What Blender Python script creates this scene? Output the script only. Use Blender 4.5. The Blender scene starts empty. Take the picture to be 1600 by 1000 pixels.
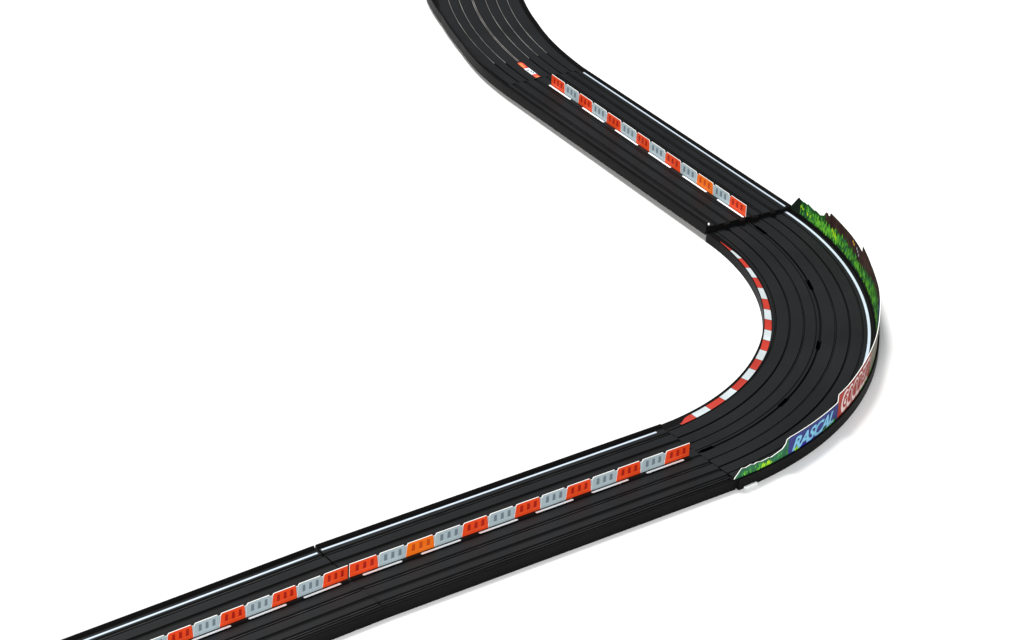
import bpy, math, random
from math import sin, cos, pi
from mathutils import Matrix, Vector, noise
random.seed(7)
SC = bpy.context.scene
COL = SC.collection
S = 0.1                       # one track width = 0.1 m
OX, OY = 3.0, 21.5            # layout origin (in track widths)

# ------------------------------------------------------------------ camera, light, exposure
TH, ROLL, HC, F = 0.5034008, -0.0124414, 13.2469625, 4654.169
cam_d = bpy.data.cameras.new('camera'); cam = bpy.data.objects.new('camera', cam_d); COL.objects.link(cam)
fw = Vector((0, cos(TH), -sin(TH))); rt = Vector((1, 0, 0)); up = rt.cross(fw)
cx_ = cos(ROLL)*rt - sin(ROLL)*up; cy_ = sin(ROLL)*rt + cos(ROLL)*up; cz_ = -fw
M = Matrix.Identity(4)
for i in range(3):
    M[i][0] = cx_[i]; M[i][1] = cy_[i]; M[i][2] = cz_[i]
M.translation = Vector((-OX*S, -OY*S, HC*S))
cam.matrix_world = M
cam_d.sensor_width = 36; cam_d.lens = F/1600*36
cam_d.shift_x = 307.6547/1600; cam_d.shift_y = -82.0546/1600
cam_d.clip_start = .05; cam_d.clip_end = 200
SC.camera = cam

W = bpy.data.worlds.new('World'); SC.world = W; W.use_nodes = True
W.node_tree.nodes['Background'].inputs[0].default_value = (.93, .96, 1, 1)
W.node_tree.nodes['Background'].inputs[1].default_value = .10

def lamp(name, loc, target, size, power, col=(1, 1, 1)):
    l = bpy.data.lights.new(name, 'AREA'); l.shape = 'DISK'; l.size = size; l.energy = power; l.color = col
    o = bpy.data.objects.new(name, l); COL.objects.link(o); o.location = loc
    o.rotation_euler = (Vector(target)-Vector(loc)).to_track_quat('-Z', 'Y').to_euler()
    return o
lamp('key_softbox', (-1.9, 3.3, 6.4), (.1, 0, 0), 2.9, 690, (1, .985, .96))
lamp('overhead_softbox', (0.3, .6, 5.5), (0.1, 0, 0), 5.0, 120, (.96, .98, 1))
lamp('front_fill', (-1.8, -6.3, 2.0), (0.1, 0, .05), 2.8, 590, (1, .99, .97))  # added fill lamp, brightens upright faces turned to the camera
vs = SC.view_settings
vs.view_transform = 'Standard'; vs.look = 'None'; vs.exposure = 0; vs.gamma = 1; vs.use_curve_mapping = False

# ------------------------------------------------------------------ materials
def nodes(name):
    m = bpy.data.materials.new(name); m.use_nodes = True
    return m, m.node_tree.nodes, m.node_tree.links, m.node_tree.nodes['Principled BSDF']
def plastic(name, col, rough=.5, spec=.5, bump=0., bscale=900, var=.0, vscale=30, metal=0., wear=0.):
    m, N, L, b = nodes(name)
    b.inputs['Base Color'].default_value = (*col, 1); b.inputs['Roughness'].default_value = rough
    b.inputs['Specular IOR Level'].default_value = spec; b.inputs['Metallic'].default_value = metal
    tc = N.new('ShaderNodeTexCoord')
    if bump:
        n = N.new('ShaderNodeTexNoise'); n.inputs['Scale'].default_value = bscale; n.inputs['Detail'].default_value = 3
        L.new(tc.outputs['Object'], n.inputs['Vector'])
        bp = N.new('ShaderNodeBump'); bp.inputs['Strength'].default_value = bump; bp.inputs['Distance'].default_value = .0004
        L.new(n.outputs['Fac'], bp.inputs['Height']); L.new(bp.outputs['Normal'], b.inputs['Normal'])
    if var:
        n = N.new('ShaderNodeTexNoise'); n.inputs['Scale'].default_value = vscale; n.inputs['Detail'].default_value = 6
        L.new(tc.outputs['Object'], n.inputs['Vector'])
        r = N.new('ShaderNodeMapRange'); r.inputs['To Min'].default_value = 1-var; r.inputs['To Max'].default_value = 1+var
        r.inputs['From Min'].default_value = .3; r.inputs['From Max'].default_value = .7
        L.new(n.outputs['Fac'], r.inputs['Value'])
        mx = N.new('ShaderNodeVectorMath'); mx.operation = 'SCALE'; mx.inputs[0].default_value = col
        L.new(r.outputs['Result'], mx.inputs['Scale']); L.new(mx.outputs['Vector'], b.inputs['Base Color'])
        r2 = N.new('ShaderNodeMapRange'); r2.inputs['To Min'].default_value = rough-.08; r2.inputs['To Max'].default_value = rough+.08
        L.new(n.outputs['Fac'], r2.inputs['Value']); L.new(r2.outputs['Result'], b.inputs['Roughness'])
    return m
MAT = {}
MAT['road'] = plastic('matt_black_plastic', (.0092, .0100, .0112), .52, .075, .35, 1500, .18, 14)
MAT['border'] = plastic('smooth_black_plastic', (.0045, .0042, .0045), .50, .045, .15, 700, .2, 30)
MAT['groove'] = plastic('groove_shade', (.0045, .0047, .005), .6, .05)  # darker than the road: groove shade put into the colour
MAT['hole'] = plastic('socket_shade', (.0006, .0006, .0006), .8, .0)  # near-black colour stands in for shade inside the notches
MAT['rail'] = plastic('rail_metal', (.028, .028, .029), .38, .5, 0, 1, .3, 60, metal=.8)
MAT['rail_highlight'] = plastic('rail_highlight_metal', (.50, .49, .47), .48, .5, 0, 1, .4, 40, metal=1.)  # much lighter than the other rails: lamp highlight put into the colour
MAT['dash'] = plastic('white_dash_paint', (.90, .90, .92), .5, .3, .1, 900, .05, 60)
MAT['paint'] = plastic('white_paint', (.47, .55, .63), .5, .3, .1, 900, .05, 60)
MAT['card_white'] = plastic('white_card', (.80, .80, .78), .6, .2)
MAT['kerb_red'] = plastic('kerb_red', (.40, .026, .014), .5, .3, .2, 900, .16, 45)
MAT['kerb_white'] = plastic('kerb_white', (.46, .51, .53), .5, .3, .2, 900, .12, 60)
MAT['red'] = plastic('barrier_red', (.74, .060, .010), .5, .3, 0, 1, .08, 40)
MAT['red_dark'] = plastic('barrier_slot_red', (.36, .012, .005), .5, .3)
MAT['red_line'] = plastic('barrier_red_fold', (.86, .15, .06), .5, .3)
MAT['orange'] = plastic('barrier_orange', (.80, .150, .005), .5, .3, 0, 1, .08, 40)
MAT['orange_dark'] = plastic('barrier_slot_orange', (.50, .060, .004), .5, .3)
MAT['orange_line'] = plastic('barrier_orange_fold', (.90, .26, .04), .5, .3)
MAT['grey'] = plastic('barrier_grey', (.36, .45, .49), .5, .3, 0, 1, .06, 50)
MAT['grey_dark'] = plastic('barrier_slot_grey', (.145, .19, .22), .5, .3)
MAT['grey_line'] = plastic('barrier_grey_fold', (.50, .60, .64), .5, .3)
MAT['sign_blue'] = plastic('sign_blue', (.030, .036, .17), .6, .10, 0, 1, .25, 30)
MAT['deep_blue'] = plastic('deep_blue', (.012, .010, .30), .6, .10)
MAT['sign_text_blue'] = plastic('sign_light_blue', (.17, .42, .60), .6, .10, 0, 1, .12, 90)
MAT['sign_red'] = plastic('sign_red', (.36, .035, .024), .6, .10, 0, 1, .2, 40)
MAT['sign_pink'] = plastic('sign_pink_line', (.66, .30, .27), .6, .10)
MAT['sign_white'] = plastic('sign_white', (.70, .58, .57), .6, .10)
MAT['stone'] = plastic('stone_print', (.17, .15, .11), .6, .10, 0, 1, .35, 90)
MAT['wood'] = plastic('brown_wall_print', (.040, .020, .016), .6, .10, 0, 1, .5, 120)
MAT['wood2'] = plastic('brown_plank_print', (.075, .036, .026), .6, .10, 0, 1, .5, 120)
MAT['leaf0'] = plastic('dark_leaf_print', (.014, .075, .014), .6, .10, 0, 1, .5, 120)
MAT['leaf1'] = plastic('mid_leaf_print', (.055, .27, .028), .6, .10, 0, 1, .4, 150)
MAT['leaf2'] = plastic('light_leaf_print', (.13, .47, .03), .6, .10, 0, 1, .3, 150)
MAT['leaf3'] = plastic('yellow_leaf_print', (.36, .66, .015), .6, .10)
MAT['leaf4'] = plastic('teal_leaf_print', (.022, .115, .055), .6, .10, 0, 1, .4, 100)
MAT['dark_print'] = plastic('dark_print', (.006, .012, .007), .5, .2)
MAT['yellow'] = plastic('yellow_print', (.55, .30, .03), .5, .3)
MAT['pale'] = plastic('pale_print', (.35, .40, .45), .5, .3)
MAT['marker_red'] = plastic('marker_red', (.70, .07, .045), .4, .4, 0, 1, .55, 250)
MAT['marker_orange'] = plastic('marker_orange', (.85, .27, .07), .4, .4, 0, 1, .2, 200)
MAT['marker_crimson'] = plastic('marker_crimson', (.45, .015, .05), .4, .4)
MAT['marker_white'] = plastic('marker_white', (.78, .82, .86), .4, .4)
MAT['marker_blue'] = plastic('marker_blue', (.03, .05, .15), .4, .4)
MAT['clip'] = plastic('clip_white', (.72, .74, .74), .4, .5)

# ------------------------------------------------------------------ layout of the track (in track widths)
PX, PY, A0, R1, AL, LS = 3.1746462, 20.8136735, 0.5984036, 3.0681537, 1.5026166, 3.4255156
HT, ZS, ZE, RL, R2, KINK, WO, K1, ZQ, K0, RL2 = .10358506, .05297531, .03324662, .02923520, 4.93654004, .02831913, .02206897, -.01382841, .00266663, -.02493921, -.00326480
LS2 = 3.5408548; KS = 1.0375      # the far straight
L1 = R1*AL
ZR = HT-.018
def dv(a): return Vector((cos(a), sin(a)))
def nr(a): return Vector((-sin(a), cos(a)))
P0 = Vector((PX, PY)); C1 = P0+R1*nr(A0); A1 = A0+AL; P1 = C1-R1*nr(A1); A2 = A1+K1
P2 = P1+LS2*dv(A2); C2 = P2-R2*nr(A2); AS = A0+K0; PM = P0-LS*dv(AS)
def path(s, u, z):
    if s <= -LS: q = PM+(s+LS)*dv(AS+KINK)+u*nr(AS+KINK)
    elif s <= 0: q = P0+s*dv(AS)+u*nr(AS)
    elif s <= L1:
        if u < -.40: u = u-WO*min(1, (-.40-u)/.08)
        q = C1-(R1-u)*nr(A0+s/R1)
    else:
        t = s-L1
        if t <= LS2:
            q = P1+t*dv(A2)+u*nr(A2); z += ZS+(ZE-ZS)*t/LS2+RL*u
        else:
            q = C2+(R2+u)*nr(A2-(t-LS2)/R2)
            z += ZE+(ZE-ZS)*(t-LS2)/LS2+ZQ*(t-LS2)**2+(RL+RL2*(t-LS2))*u
    return Vector(((q.x-OX)*S, (q.y-OY)*S, z*S))
def interp(tab, x):
    if x <= tab[0][0]: return tab[0][1]
    for (a, b), (c, d) in zip(tab, tab[1:]):
        if x <= c: return b+(d-b)*(x-a)/(c-a)
    return tab[-1][1]

# ------------------------------------------------------------------ helpers
class MB:
    """collects faces of ONE mesh"""
    def __init__(self): self.v = []; self.f = []; self.m = []; self.mats = []
    def mi(self, mat):
        if mat not in self.mats: self.mats.append(mat)
        return self.mats.index(mat)
    def face(self, pts, mat):
        n = len(self.v); self.v += [tuple(p) for p in pts]; self.f.append(tuple(range(n, n+len(pts)))); self.m.append(self.mi(mat))
    def grid(self, rows, mat, close=False):
        """rows of points; mat may be a function of the column"""
        n = len(self.v); k = len(rows[0])
        for r in rows: self.v += [tuple(p) for p in r]
        for i in range(len(rows)-1):
            for j in range(k if close else k-1):
                a = n+i*k+j; b = n+i*k+(j+1) % k
                self.f.append((a, b, b+k, a+k)); self.m.append(self.mi(mat(j) if callable(mat) else mat))
    def build(self, name, parent=None, smooth=False, recalc=True):
        me = bpy.data.meshes.new(name)
        org = parent.location if parent is not None else Vector((0, 0, 0))
        me.from_pydata([Vector(v)-org for v in self.v], [], self.f)
        for mt in self.mats: me.materials.append(MAT[mt])
        for p, i in zip(me.polygons, self.m): p.material_index = i; p.use_smooth = smooth
        me.validate(); me.update()
        o = bpy.data.objects.new(name, me); COL.objects.link(o)
        if parent is not None: o.parent = parent
        return o
def thing(name, label, cat, loc, group=None):
    o = bpy.data.objects.new(name, None); COL.objects.link(o); o.location = loc; o.empty_display_size = .02
    o['label'] = label; o['category'] = cat
    if group: o['group'] = group
    return o
def srange(a, b, step):
    n = max(1, int(math.ceil((b-a)/step))); return [a+(b-a)*i/n for i in range(n+1)]

# ------------------------------------------------------------------ floor
m, N, L, b = nodes('white_studio_table'); MAT['floor'] = m
b.inputs['Base Color'].default_value = (.86, .86, .86, 1); b.inputs['Roughness'].default_value = .7; b.inputs['Specular IOR Level'].default_value = .2
fl = MB(); fl.face([(-25, -25, 0), (25, -25, 0), (25, 25, 0), (-25, 25, 0)], 'floor')
fo = fl.build('floor'); fo['kind'] = 'structure'

# ------------------------------------------------------------------ track pieces
def groove(u, w=.013, d=.014, e=.0035):
    return [(u+w/2+e, ZR), (u+w/2, ZR-d), (u-w/2, ZR-d), (u-w/2-e, ZR)]
def profile(kind, lines, e=.0035):
    """(u, z, material of the strip that starts here), from the left foot to the right foot"""
    P = []
    if kind == 'curve_in':
        P += [(.498, 0, 'border'), (.496, HT-.014, 'border'), (.490, HT-.008, 'border'), (.418, ZR, 'road')]
        P[-2] = (.490, HT-.007, 'border')
    else:
        P += [(.500, .0, 'border'), (.498, HT-.006, 'border'), (.494, HT, 'border'), (.484, HT, 'border'), (.478, HT-.006, 'border'), (.462, ZR-.008, 'border'), (.446, ZR-.006, 'border'), (.443, ZR, 'road')]
    for u, w, d in lines:
        g = groove(u, w, d, e)
        if u == -.006: P += [(.014, ZR, 'road'), (.011, ZR, 'road')]
        P += [(g[0][0], g[0][1], 'groove'), (g[1][0], g[1][1], 'groove'), (g[2][0], g[2][1], 'groove'), (g[3][0], g[3][1], 'road')]
        if u == -.006: P += [(-.021, ZR, 'road'), (-.024, ZR, 'road')]
    if kind == 'curve_in':
        P += [(-.443, ZR, 'border'), (-.449, ZR-.008, 'border'), (-.462, ZR-.006, 'border'), (-.466, HT, 'border'), (-.494, HT+.004, 'border'), (-.5, HT, 'border'), (-.502, 0, 'border')]
    else:
        P += [(-.443, ZR, 'border'), (-.446, ZR-.006, 'border'), (-.462, ZR-.008, 'border'), (-.478, HT-.006, 'border'), (-.484, HT, 'border'), (-.494, HT, 'border'), (-.498, HT-.006, 'border'), (-.500, 0, 'border')]
    return P
def sweep(parent, s0, s1, P, step, notches=(), gap=.0008, outl=None, outr=None, name='track_bed'):
    ss = srange(s0+gap, s1-gap, step)
    for a, b_ in notches: ss += [a, a+.004, b_-.004, b_]
    ss = sorted(set(ss)); mb = MB(); rows = []
    zb = 0.0
    for s in ss:
        row = []
        for u, z, _ in P:
            uu = u
            if outl and u > .44: uu = u+interp(outl, s)
            if outr and u < -.44: uu = u+interp(outr, s)
            for a, b_ in notches:
                if a+.002 < s < b_-.002 and -.022 < u < .012: z = ZR-.035
            row.append(path(s, uu, z))
        rows.append(row)
    mb.grid(rows, lambda j: P[j][2])
    k = len(P)-1; hole = mb.mi('hole')
    for i in range(len(ss)-1):
        sm = (ss[i]+ss[i+1])/2
        if any(a < sm < b_ for a, b_ in notches):
            for j in range(k):
                if -.0241 < P[j+1][0] and P[j][0] < .0141: mb.m[i*k+j] = hole
    mb.face(rows[0], 'border'); mb.face(list(reversed(rows[-1])), 'border')
    return mb.build(name, parent)
def strip(mb, s0, s1, u0, u1, z, mat, step=.12, th=.003):
    ss = srange(s0, s1, step); rows = []
    for s in ss:
        a = u0(s) if callable(u0) else u0; b_ = u1(s) if callable(u1) else u1
        rows.append([path(s, a, z-th), path(s, a, z), path(s, b_, z), path(s, b_, z-th)])
    mb.grid(rows, mat, close=True); mb.face(rows[0], mat); mb.face(list(reversed(rows[-1])), mat)
def dash(mb, s0, s1, uc, w, z, mat):
    """paint dash with rounded ends"""
    n = 6; pts = []
    for i in range(n+1):
        a = -pi/2+pi*i/n; pts.append((s1-w/2+w/2*cos(a), uc+w/2*sin(a)))
    for i in range(n+1):
        a = pi/2+pi*i/n; pts.append((s0+w/2+w/2*cos(a), uc+w/2*sin(a)))
    mb.face([path(s, u, z) for s, u in pts], mat)
def rails(parent, s0, s1, us, mat='rail', w=.008, z=None, step=.15):
    for u in us:
        mb = MB(); strip(mb, s0+.02, s1-.02, u-w/2, u+w/2, (ZR-.004) if z is None else z, mat, step, .008)
        mb.build('metal_rail', parent)

def tab(parent, name, s0, s1, u0, u1, z0, z1, mat):
    mb = MB(); r = []
    for s in (s0, s1): r.append([path(s, u0, z0), path(s, u0, z1), path(s, u1, z1), path(s, u1, z0)])
    mb.grid(r, mat, close=True); mb.face(r[0], mat); mb.face(list(reversed(r[-1])), mat)
    return mb.build(name, parent)

G = 'black racing track pieces joined end to end'
W1, D1 = .020, .012
near_lines = [(.36, W1, D1), (.228, W1, D1), (.095, W1, D1), (-.045, .010, .010), (-.175, W1, D1), (-.302, W1, D1), (-.405, W1, D1)]
def line_u(lines, idx): return [lines[i][0] for i in idx]

# near straight
t = thing('straight_track', 'x', 'track piece', path(-LS/2, 0, 0), G)
sweep(t, -LS, 0, profile('s', near_lines, .012), .2)
rails(t, -LS, 0, line_u(near_lines, (0, 2, 4, 6)))
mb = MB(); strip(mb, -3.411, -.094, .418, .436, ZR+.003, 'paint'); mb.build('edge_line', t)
dashes_near = [(-3.316, -2.970), (-2.771, -2.413), (-2.218, -1.861), (-1.665, -1.311), (-1.105, -.752), (-.547, -.178)]
t['label'] = 'middle straight black track piece, ending where the near side of the bend begins'
for a, b_ in dashes_near:
    mb = MB(); dash(mb, a-.01, b_+.01, -.030, .022, ZR+.004, 'dash'); mb.build('lane_dash', t)
# front straight (runs out of the frame bottom left)
t = thing('straight_track', 'nearest straight black track piece, cut off by the bottom left of the picture', 'track piece', path(-1.5*LS, 0, 0), G)
sweep(t, -2*LS, -LS-.001, profile('s', near_lines, .012), .2, gap=.003)
rails(t, -2*LS, -LS-.002, line_u(near_lines, (0, 2, 4, 6)))
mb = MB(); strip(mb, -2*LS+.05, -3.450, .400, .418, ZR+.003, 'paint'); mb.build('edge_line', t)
for k in range(6):
    a = -3.877-.502*k; b_ = a+.345
    mb = MB(); dash(mb, a, b_, -.034, .022, ZR+.004, 'dash'); mb.build('lane_dash', t)
# curve
cl = [(.389, .012, .016), (.264, .012, .016), (.139, .012, .016), (.030, .006, .006), (-.006, .013, .022), (-.139, .012, .016), (-.264, .012, .016), (-.378, .010, .012)]
t = thing('curved_track', 'black curved track piece with a red and white kerb along its inner edge', 'track piece', path(L1/2, 0, 0), G)
nt = [(.013, .17), (1.08, 1.24), (2.155, 2.31), (3.235, 3.42), (4.34, 4.51)]
nt[0] = (.03, .17)
sweep(t, 0, L1, profile('curve_in', cl), .06, nt)
rails(t, 0, L1, [.389, .139, -.139, -.378], w=.005, z=ZR-.006, step=.06)
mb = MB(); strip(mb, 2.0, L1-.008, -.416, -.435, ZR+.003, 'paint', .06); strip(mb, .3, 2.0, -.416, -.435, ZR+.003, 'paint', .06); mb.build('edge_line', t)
kerb = [.19, .40, .62, .855, 1.085, 1.32, 1.545, 1.755, 1.957, 2.167, 2.382, 2.60, 2.816, 3.04, 3.28, 3.507, 3.73, 3.945, 4.14, 4.36]
mb = MB()
def kmid(s): return interp([(0, .428), (.9, .430), (2.0, .441), (2.5, .455), (3.2, .468), (4.4, .484)], s)
def kz(u): return ZR+.004+(HT-.007-ZR)*max(0, (u-.418)/.072)
def kerb_half(s):
    w = .031
    if s > 3.95: w *= max(.08, 1-(s-3.95)/.45)
    if s < .36: w *= max(.35, (1-((.36-s)/.17)**2)) if s > .19 else .3
    return w
for i in range(19):
    a, b_ = kerb[i]+.003, kerb[i+1]-.003
    rows = []
    for s in srange(a, b_, .03):
        c = kmid(s); w = kerb_half(s)
        if s < .4: hi, lo = c-.031+2*w, c-.031
        else: hi, lo = c+w, c-w
        hi = min(hi, .489)
        rows.append([path(s, lo+(hi-lo)*k/3, kz(lo+(hi-lo)*k/3)) for k in range(4)])
    mb.grid(rows, 'kerb_red' if i % 2 == 0 else 'kerb_white')
mb.build('kerb', t)
mb = MB(); rows = [[path(s, -.5065, .026), path(s, -.5065, .004)] for s in (.045, .155)]; mb.grid(rows, 'clip')
mb = MB()
for s in (.035, .16):
    pass
rows = [[path(s, u, z) for u, z in ((-.505, .002), (-.505, .022), (-.520, .022), (-.520, .002))] for s in (.045, .10, .160)]
mb.grid(rows, 'clip', close=True); mb.face(rows[0], 'clip'); mb.face(list(reversed(rows[-1])), 'clip'); mb.build('white_sliver', t)  # white strip standing in for a pale sliver at the wall foot
tab(t, 'joint_tongue', -.035, .03, -.44, -.485, .002, HT-.012, 'border')
# far straight
fl_ = [(.372, W1, D1), (.235, W1, D1), (.105, W1, D1), (-.035, .010, .010), (-.155, W1, D1), (-.285, W1, D1), (-.385, .010, .010)]
t = thing('straight_track', 'far straight black track piece, slightly raised, between the two bends', 'track piece', path(L1+LS2/2, 0, 0), G)
sweep(t, L1+.001, L1+LS2, profile('s', fl_, .012), .2, gap=.0015)
rails(t, L1, L1+LS2, line_u(fl_, (0, 2, 4, 5)))
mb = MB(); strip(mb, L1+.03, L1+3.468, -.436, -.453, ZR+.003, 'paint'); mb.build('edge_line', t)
for a, b_ in [(.02, .402), (.590, .950), (1.161, 1.503), (1.702, 2.065), (2.273, 2.629), (2.856, 3.22)]:
    mb = MB(); dash(mb, L1+a*KS-.01, L1+b_*KS+.01, .059, .022, ZR+.004, 'dash'); mb.build('lane_dash', t)
# tongues of the raised piece that reach over the seam
for u0, u1 in ((.30, .24), (.12, .06), (-.02, -.10), (-.24, -.30)):
    mb = MB(); zz = [ZR-.003, ZR-.05]
    def q(s, u, z):
        p = path(L1+.0101, u, z); d_ = dv(A2); e = s-L1-.0101
        return p+Vector((d_.x, d_.y, 0))*e*S
    r = [[q(s, u0, zz[0]), q(s, u1, zz[0]), q(s, u1, zz[1]), q(s, u0, zz[1])] for s in (L1+.012, L1-.028)]
    mb.grid(r, 'border', close=True); mb.face(r[1], 'border'); mb.face(r[0], 'border'); mb.build('joint_tongue', t)
mb = MB()
pc = path(L1+.02, .455, ZR+.012)
for a in range(8):
    for e in range(4):
        def sp(a, e):
            th, ph = 2*pi*a/8, pi*e/4
            return pc+Vector((cos(th)*sin(ph)*.0011, sin(th)*sin(ph)*.0011, cos(ph)*.0014))
        mb.face([sp(a, e), sp(a+1, e), sp(a+1, e+1), sp(a, e+1)], 'clip')
mb.build('joint_pin', t, smooth=True)
# upper curve
B = L1+LS2
ul = [(.43, .010, .008), (.305, .012, .014), (.188, .012, .014), (.052, .010, .010), (.030, .010, .010), (-.102, .012, .014), (-.222, .010, .010), (-.342, .010, .010)]
t = thing('curved_track', 'farthest curved black track piece with a small red and white sticker at its start', 'track piece', path(B+1.2, 0, 0), G)
outl = [(B, -.002), (B+.433, -.015), (B+1.013, -.054), (B+1.30, -.055), (B+1.665, -.045), (B+2.257, .024), (B+3.2, .08)]
outr = [(B, 0), (B+.34, -.012), (B+.88, -.023), (B+1.37, -.036), (B+2.0, -.025), (B+3.2, -.02)]
sweep(t, B+.001, B+3.1, profile('s', ul), .06, gap=.0008, outl=outl, outr=outr)
for u in (.305, .188, .048, .032, -.102, -.222, -.342):  # bright strips imitate the shine along the upper curve's lines
    rails(t, B+.42+.25*abs(u-.1), B+3.1, [u], 'rail_highlight', .0032, ZR+.001, .06)
mb = MB()
def mk(a, b_, mat, z=.004, f=1., off=0.):
    rows = []; a = B+(a-B)*1.06; b_ = B+(b_-B)*1.06
    for s in srange(a, b_, .01):
        e = .045
        w = .029
        d0 = min(s-(B-.03), B+.424-s)
        if d0 < e: w *= math.sqrt(max(.02, 1-((e-d0)/e)**2))
        c = interp([(B-.06, .062), (B+.1, .055), (B+.38, .052)], s)+off
        rows.append([path(s, c+w*f, ZR+z), path(s, c-w*f, ZR+z)])
    mb.grid(rows, mat)
mk(B+.02, B+.085, 'marker_red'); mk(B+.085, B+.25, 'marker_white'); mk(B+.25, B+.398, 'marker_red')
mk(B+.27, B+.37, 'marker_orange', .0046, .45, .008); mk(B+.02, B+.05, 'marker_orange', .0046, .5)
mk(B+.248, B+.268, 'marker_crimson', .0048, .9); mk(B+.085, B+.098, 'marker_crimson', .0048, .9)
def stroke(pts, w, mat, z):
    for (a, b_), (c, d_) in zip(pts, pts[1:]):
        dx, dy = c-a, d_-b_; l = math.hypot(dx, dy); nx, ny = -dy/l*w, dx/l*w
        mb.face([path(a+nx, b_+ny, z), path(c+nx, d_+ny, z), path(c-nx, d_-ny, z), path(a-nx, b_-ny, z)], mat)
stroke([(B+.225, .048), (B+.215, .070), (B+.185, .060), (B+.19, .040), (B+.155, .055), (B+.15, .036), (B+.12, .05)], .0055, 'marker_blue', ZR+.0052)
mb.build('sticker', t)
# end piece of the sticker that lies across the seam, on the far straight's side is left to the curve

# ------------------------------------------------------------------ barrier strips
def barrier(label, bounds, u, hgt, side, first_orange, n_from='lo'):
    """bounds: increasing s; side: -1 printed side looked at has smaller u"""
    t = thing('barrier_strip', label, 'toy barrier', path((bounds[0]+bounds[-1])/2, u, ZR), 'printed barrier strips standing on the lane divider')
    TH_ = .006; n = len(bounds)-1
    def poly(i):
        a, b_ = bounds[i], bounds[i+1]; w = b_-a
        lo = .0 if i == 0 else .013; hi = .0 if i == n-1 else .013
        e = .009
        return [(a, 0), (b_, 0), (b_-hi*.55, hgt*.55), (b_-hi, hgt-e*(hi > 0)), (b_-hi-e*(hi > 0), hgt), (a+lo+e*(lo > 0), hgt), (a+lo, hgt-e*(lo > 0)), (a+lo*.55, hgt*.55)]
    card = MB()
    for i in range(n):
        p = poly(i)
        f = [path(s, u+TH_/2, ZR+z) for s, z in p]; k = [path(s, u-TH_/2, ZR+z) for s, z in p]
        card.face(f, 'card_white'); card.face(list(reversed(k)), 'card_white')
        for j in range(len(p)):
            j2 = (j+1) % len(p); card.face([f[j2], f[j], k[j], k[j2]], 'card_white')
    for i in range(1, n):   # webs between blocks
        c = bounds[i]; p = [(c-.028, hgt*.30), (c+.028, hgt*.30), (c+.018, hgt*.86), (c-.018, hgt*.86)]
        h2 = TH_/2-.0010
        f = [path(s, u+h2, ZR+z) for s, z in p]; k = [path(s, u-h2, ZR+z) for s, z in p]
        card.face(f, 'grey'); card.face(list(reversed(k)), 'grey')
        for j in range(4):
            j2 = (j+1) % 4; card.face([f[j2], f[j], k[j], k[j2]], 'card_white')
    card.build('card_core', t)
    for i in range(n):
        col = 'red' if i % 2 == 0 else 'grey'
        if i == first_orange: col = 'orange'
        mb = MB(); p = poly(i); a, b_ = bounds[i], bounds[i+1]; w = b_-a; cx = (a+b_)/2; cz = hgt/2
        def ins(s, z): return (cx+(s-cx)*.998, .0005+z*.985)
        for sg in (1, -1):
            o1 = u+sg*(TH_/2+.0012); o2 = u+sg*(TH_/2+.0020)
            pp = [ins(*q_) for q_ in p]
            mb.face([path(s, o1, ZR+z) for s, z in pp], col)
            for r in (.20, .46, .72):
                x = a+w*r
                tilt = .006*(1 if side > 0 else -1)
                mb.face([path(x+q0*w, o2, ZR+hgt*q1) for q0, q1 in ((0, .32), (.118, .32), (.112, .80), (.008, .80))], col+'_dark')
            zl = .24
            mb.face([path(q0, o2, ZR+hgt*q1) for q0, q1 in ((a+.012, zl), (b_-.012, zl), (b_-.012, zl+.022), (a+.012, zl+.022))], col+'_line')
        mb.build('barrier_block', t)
    return t
nb = [-.091, -.348, -.595, -.846, -1.100, -1.355, -1.606, -1.862, -2.118, -2.372, -2.636, -2.905, -3.163, -3.428][::-1]
barrier('barrier strip on the middle straight track piece, third block from its left end orange', nb, .004, .122, -1, 2)
st = .2345
fb = [-3.449-.2335*i for i in range(14)][::-1]
barrier('upright red and grey barrier strip nearest the viewer, cut off by the bottom edge', fb, .0, .122, -1, 1)
sb = [L1+v*KS for v in (.012, .262, .510, .770, 1.025, 1.280, 1.530, 1.757, 2.008, 2.257, 2.502, 2.745, 2.985, 3.225)]
barrier('barrier strip on the far straight track piece, third block from its right end orange', sb, .033, .121, 1, 2)

# ------------------------------------------------------------------ scenery board round the curve
UB = -.478; TB = .005; ZB = HT+.004
def bpath(s, u, z):
    s = max(s, .0005) if s > -.0 else s
    if s <= 0:     # straight continuation, with the curve's widened edge
        p = path(.0005, u, z); d_ = dv(A0); return p+Vector((d_.x, d_.y, 0))*(s-.0005)*S
    if s >= L1-.001:
        p = path(L1-.001, u, z); d_ = dv(A1); return p+Vector((d_.x, d_.y, 0))*(s-L1+.001)*S
    return path(s, u, z)
top = [(-.040, ZB+.002), (.028, .190), (.065, .181), (.113, .192), (.146, .179), (.170, .188), (.215, .176), (.293, .179), (.314, .170), (.380, .184), (.434, .195),
       (.468, .226), (.479, .264), (.518, .272), (1.146, .268), (1.150, .342), (1.30, .338), (1.488, .344), (1.672, .350), (1.83, .346), (1.92, .342), (2.16, .325), (2.36, .345),
       (2.553, .40), (2.735, .405), (2.938, .388), (3.136, .388), (3.295, .404), (3.399, .414), (3.404, .352), (3.508, .360), (3.643, .364), (3.802, .362), (3.935, .363),
       (4.050, .366), (4.062, .330), (4.080, .318), (4.092, .336), (4.120, .336), (4.138, .312), (4.154, .280), (4.206, .254), (4.267, .264), (4.30, .254), (4.343, .260), (4.382, .270), (4.40, .258), (4.426, .263), (4.455, .257), (4.489, .261), (4.513, .273), (4.600, .135)]
def topz(s): return interp(top, s)
board = thing('scenery_board', 'curved board with bushes, RASCAL and GOODEST signs, along the outer edge of the bend', 'scenery board', path(L1/2, UB, HT))
ss = sorted(set([a for a, _ in top]+srange(-.03, 4.59, .05)))
mb = MB(); rows = []
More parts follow.
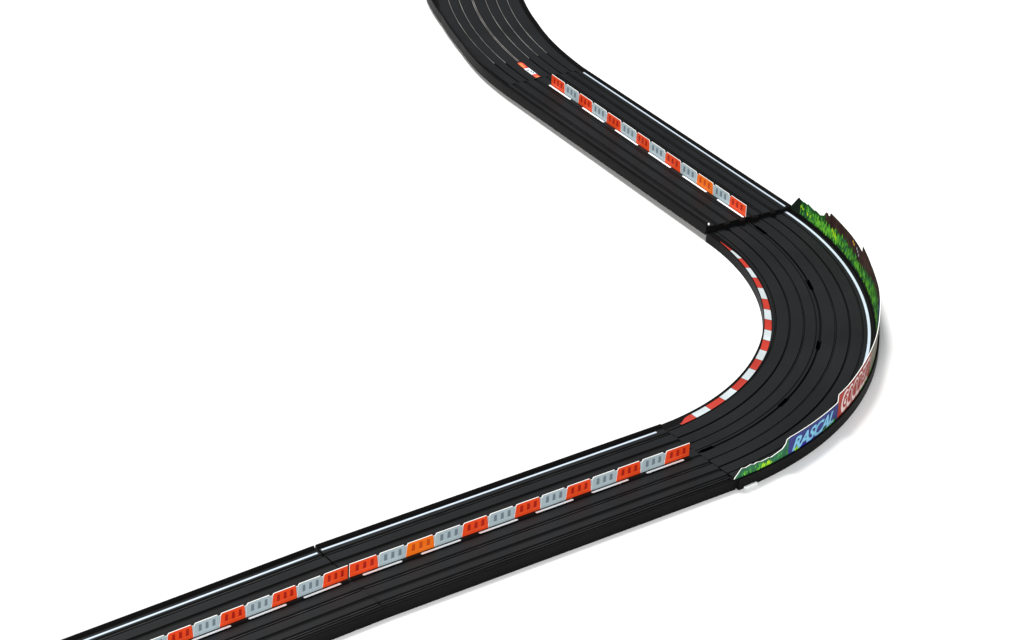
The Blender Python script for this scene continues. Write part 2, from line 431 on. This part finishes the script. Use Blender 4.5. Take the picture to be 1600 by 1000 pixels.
for s in ss:
    zt = max(topz(s), ZB+.001)
    rows.append([bpath(s, UB+TB/2, ZB), bpath(s, UB+TB/2, zt), bpath(s, UB-TB/2, zt), bpath(s, UB-TB/2, ZB)])
mb.grid(rows, lambda j: ('leaf4', 'card_white', 'leaf4', 'card_white')[j], close=True)
mb.face(rows[0], 'card_white'); mb.face(list(reversed(rows[-1])), 'card_white')
mb.build('card', board)
def patch(mb, s0, s1, zlo, zhi, mat, lay, side, inset=.004, step=.03):
    """printed area on the inner (+1) or outer (-1) face"""
    u = UB+side*(TB/2+.0006+.0006*lay); rows = []
    xs = sorted(set(srange(s0, s1, step)+[a for a, _ in top if s0 < a < s1]))
    for s in xs:
        lo = zlo(s) if callable(zlo) else zlo; hi = zhi(s) if callable(zhi) else zhi
        hi = min(hi, topz(s)-inset); lo = min(max(lo, ZB), hi-.0005)
        rows.append([bpath(s, u, lo), bpath(s, u, hi)])
    mb.grid(rows, mat)
def blades(mb, s0, s1, n, zlo, zhi, h, mats, lay, side, rnd, w=.012):
    for _ in range(n):
        s = rnd.uniform(s0, s1); lo = zlo(s) if callable(zlo) else zlo; hi = zhi(s) if callable(zhi) else zhi
        z = rnd.uniform(lo, hi); hh = h*rnd.uniform(.6, 1.3); ww = w*rnd.uniform(.6, 1.3); k = rnd.uniform(-.012, .012)
        hh = min(hh, topz(s)-.006-z)
        if hh < .012: continue
        u = UB+side*(TB/2+.0006+.0006*lay+rnd.uniform(0, .0005))
        pts = [(s-ww*.4, z), (s+ww*.4, z), (s+ww*.6+k*.5, z+hh*.5), (s+k, z+hh), (s-ww*.5+k*.5, z+hh*.5)]
        mb.face([bpath(a, u, max(b_, ZB)) for a, b_ in pts], rnd.choice(mats))
rnd = random.Random(3)
# inner face
mb = MB()
patch(mb, -.03, 4.595, ZB, lambda s: 9, 'leaf0', 0, 1)
blades(mb, .05, 4.56, 300, ZB, lambda s: topz(s)-.05, .06, ['leaf1', 'leaf0', 'leaf4'], 1, 1, rnd, .03)
patch(mb, 4.475, 4.60, ZB, lambda s: 9, 'dark_print', 12, 1, .0)
mb.build('bush_print', board)
brown_lo = lambda s: interp([(2.6, .30), (2.9, .295), (3.1, .27), (3.3, .225), (3.45, .21), (3.65, .24), (3.78, .245), (3.92, .255), (4.04, .215), (4.12, .25)], s)+.012*sin(s*61)+.008*sin(s*143)
mb = MB(); patch(mb, 2.60, 4.125, brown_lo, 9, 'wood', 3, 1, .002, .015)
for k in range(22):
    s = 2.95+k*.055; patch(mb, s, s+.006, lambda x: brown_lo(x)+.01, lambda x: topz(x)-.01, 'wood2', 4, 1)
for a, z in ((3.60, .318), (3.575, .305)): patch(mb, a, a+.024, z, z+.022, 'yellow', 5, 1)
for a, z in ((3.515, .30), (3.49, .285), (3.465, .262)): patch(mb, a, a+.016, z, z+.026, 'pale', 5, 1)
mb.build('wall_print', board)
mb = MB()
blades(mb, 2.35, 4.5, 640, ZB, lambda s: min(brown_lo(s), topz(s)-.05)-.02, .055, ['leaf1', 'leaf1', 'leaf0', 'leaf2', 'leaf4'], 6, 1, rnd, .013)
blades(mb, 2.5, 4.3, 120, ZB, .16, .065, ['leaf2', 'leaf2', 'leaf1'], 8, 1, rnd, .010)
for a, z, h in ((4.47, .185, .035), (4.44, .178, .026), (4.375, .150, .045), (4.335, .155, .030), (3.99, .20, .05), (3.965, .165, .085), (3.94, .175, .06), (3.925, .15, .06), (2.98, .235, .07), (2.70, .12, .09)):
    u = UB+TB/2+.0006*11
    w = .016
    pts = [(a-w*.3, z), (a+w*.3, z), (a+w*.6, z+h*.55), (a+w*.1, z+h), (a-w*.6, z+h*.5)]
    mb.face([bpath(x, u, y) for x, y in pts], 'leaf3' if a > 3 else 'leaf2')
mb.build('grass_print', board)
mb = MB(); patch(mb, 2.25, 2.60, .15, 9, 'sign_blue', 4, 1); mb.build('blue_panel_print', board)
# outer face
mb = MB()
patch(mb, -.03, .52, ZB, 9, 'leaf4', 1, -1); patch(mb, 1.9, 4.59, ZB, 9, 'leaf0', 1, -1)
blades(mb, .0, .50, 110, ZB, .145, .03, ['leaf1', 'leaf4', 'leaf4'], 2, -1, rnd, .012)
blades(mb, .03, .30, 22, ZB, .112, .026, ['leaf2', 'leaf1'], 4, -1, rnd, .007)
for a, h in ((.225, .055), (.245, .045), (.275, .058), (.292, .050), (.31, .03)):
    u = UB-TB/2-.0006*6
    mb.face([bpath(x, u, y) for x, y in ((a-.005, ZB+.006), (a+.005, ZB+.006), (a+.014, ZB+h*.6), (a+.012, ZB+h), (a-.004, ZB+h*.6))], 'leaf3')
mb.build('hedge_print', board)
mb = MB()
patch(mb, .50, 1.147, ZB, 9, 'sign_blue', 3, -1); patch(mb, .60, .80, ZB, ZB+.014, 'deep_blue', 4, -1)
blades(mb, .575, .63, 12, ZB, ZB+.006, .035, ['leaf3', 'leaf2'], 6, -1, rnd, .010)
blades(mb, .93, 1.12, 40, ZB-.002, ZB+.012, .030, ['leaf1', 'leaf0', 'leaf4', 'leaf2'], 6, -1, rnd, .016)
bluesign = mb.build('blue_sign_print', board)
mb = MB()
patch(mb, 1.152, 1.86, ZB, 9, 'sign_red', 3, -1)
patch(mb, 1.86, 2.30, ZB, 9, 'stone', 3, -1); patch(mb, 1.60, 2.6, ZB, lambda s: ZB+.010+.006*sin(s*40), 'leaf2', 5, -1, .004, .02)
patch(mb, 1.20, 1.56, ZB+.020, ZB+.027, 'sign_pink', 5, -1)
patch(mb, 1.60, 1.80, ZB+.026, ZB+.032, 'sign_pink', 5, -1)
redsign = mb.build('red_sign_print', board)
def text(body, s0, s1, zlo, zhi, shear, offset, mat, lay, parent, name, narrow=1., dz=0.):
    c = bpy.data.curves.new(name, 'FONT'); c.body = body; c.size = 1; c.offset = offset; c.shear = shear; c.space_character = narrow; c.resolution_u = 4
    o = bpy.data.objects.new('tmp', c); COL.objects.link(o)
    dg = bpy.context.evaluated_depsgraph_get(); me = bpy.data.meshes.new_from_object(o.evaluated_get(dg))
    xs = [v.co.x for v in me.vertices]; ys = [v.co.y for v in me.vertices]
    x0, x1, y0, y1 = min(xs), max(xs), min(ys), max(ys)
    u = UB-(TB/2+.0006+.0006*lay)
    org = parent.parent.location
    for v in me.vertices:
        s = s0+(v.co.x-x0)/(x1-x0)*(s1-s0); z = zlo+(v.co.y-y0)/(y1-y0)*(zhi-zlo)
        v.co = bpath(s, u, z+dz*(s-s0))-org
    bpy.data.objects.remove(o); bpy.data.curves.remove(c)
    me.materials.clear(); me.materials.append(MAT[mat]); me.name = name
    for p in me.polygons: p.material_index = 0
    ob = bpy.data.objects.new(name, me); COL.objects.link(ob); ob.parent = parent
    return ob
text('RASCAL', .540, 1.085, .116, .240, .35, .030, 'sign_text_blue', 7, bluesign, 'lettering', .86)
text('GOODEST', 1.200, 1.828, .118, .325, .25, .070, 'sign_white', 6, redsign, 'lettering_outline', .95)
text('GOODEST', 1.226, 1.810, .155, .298, .25, .022, 'sign_red', 8, redsign, 'lettering', .97)
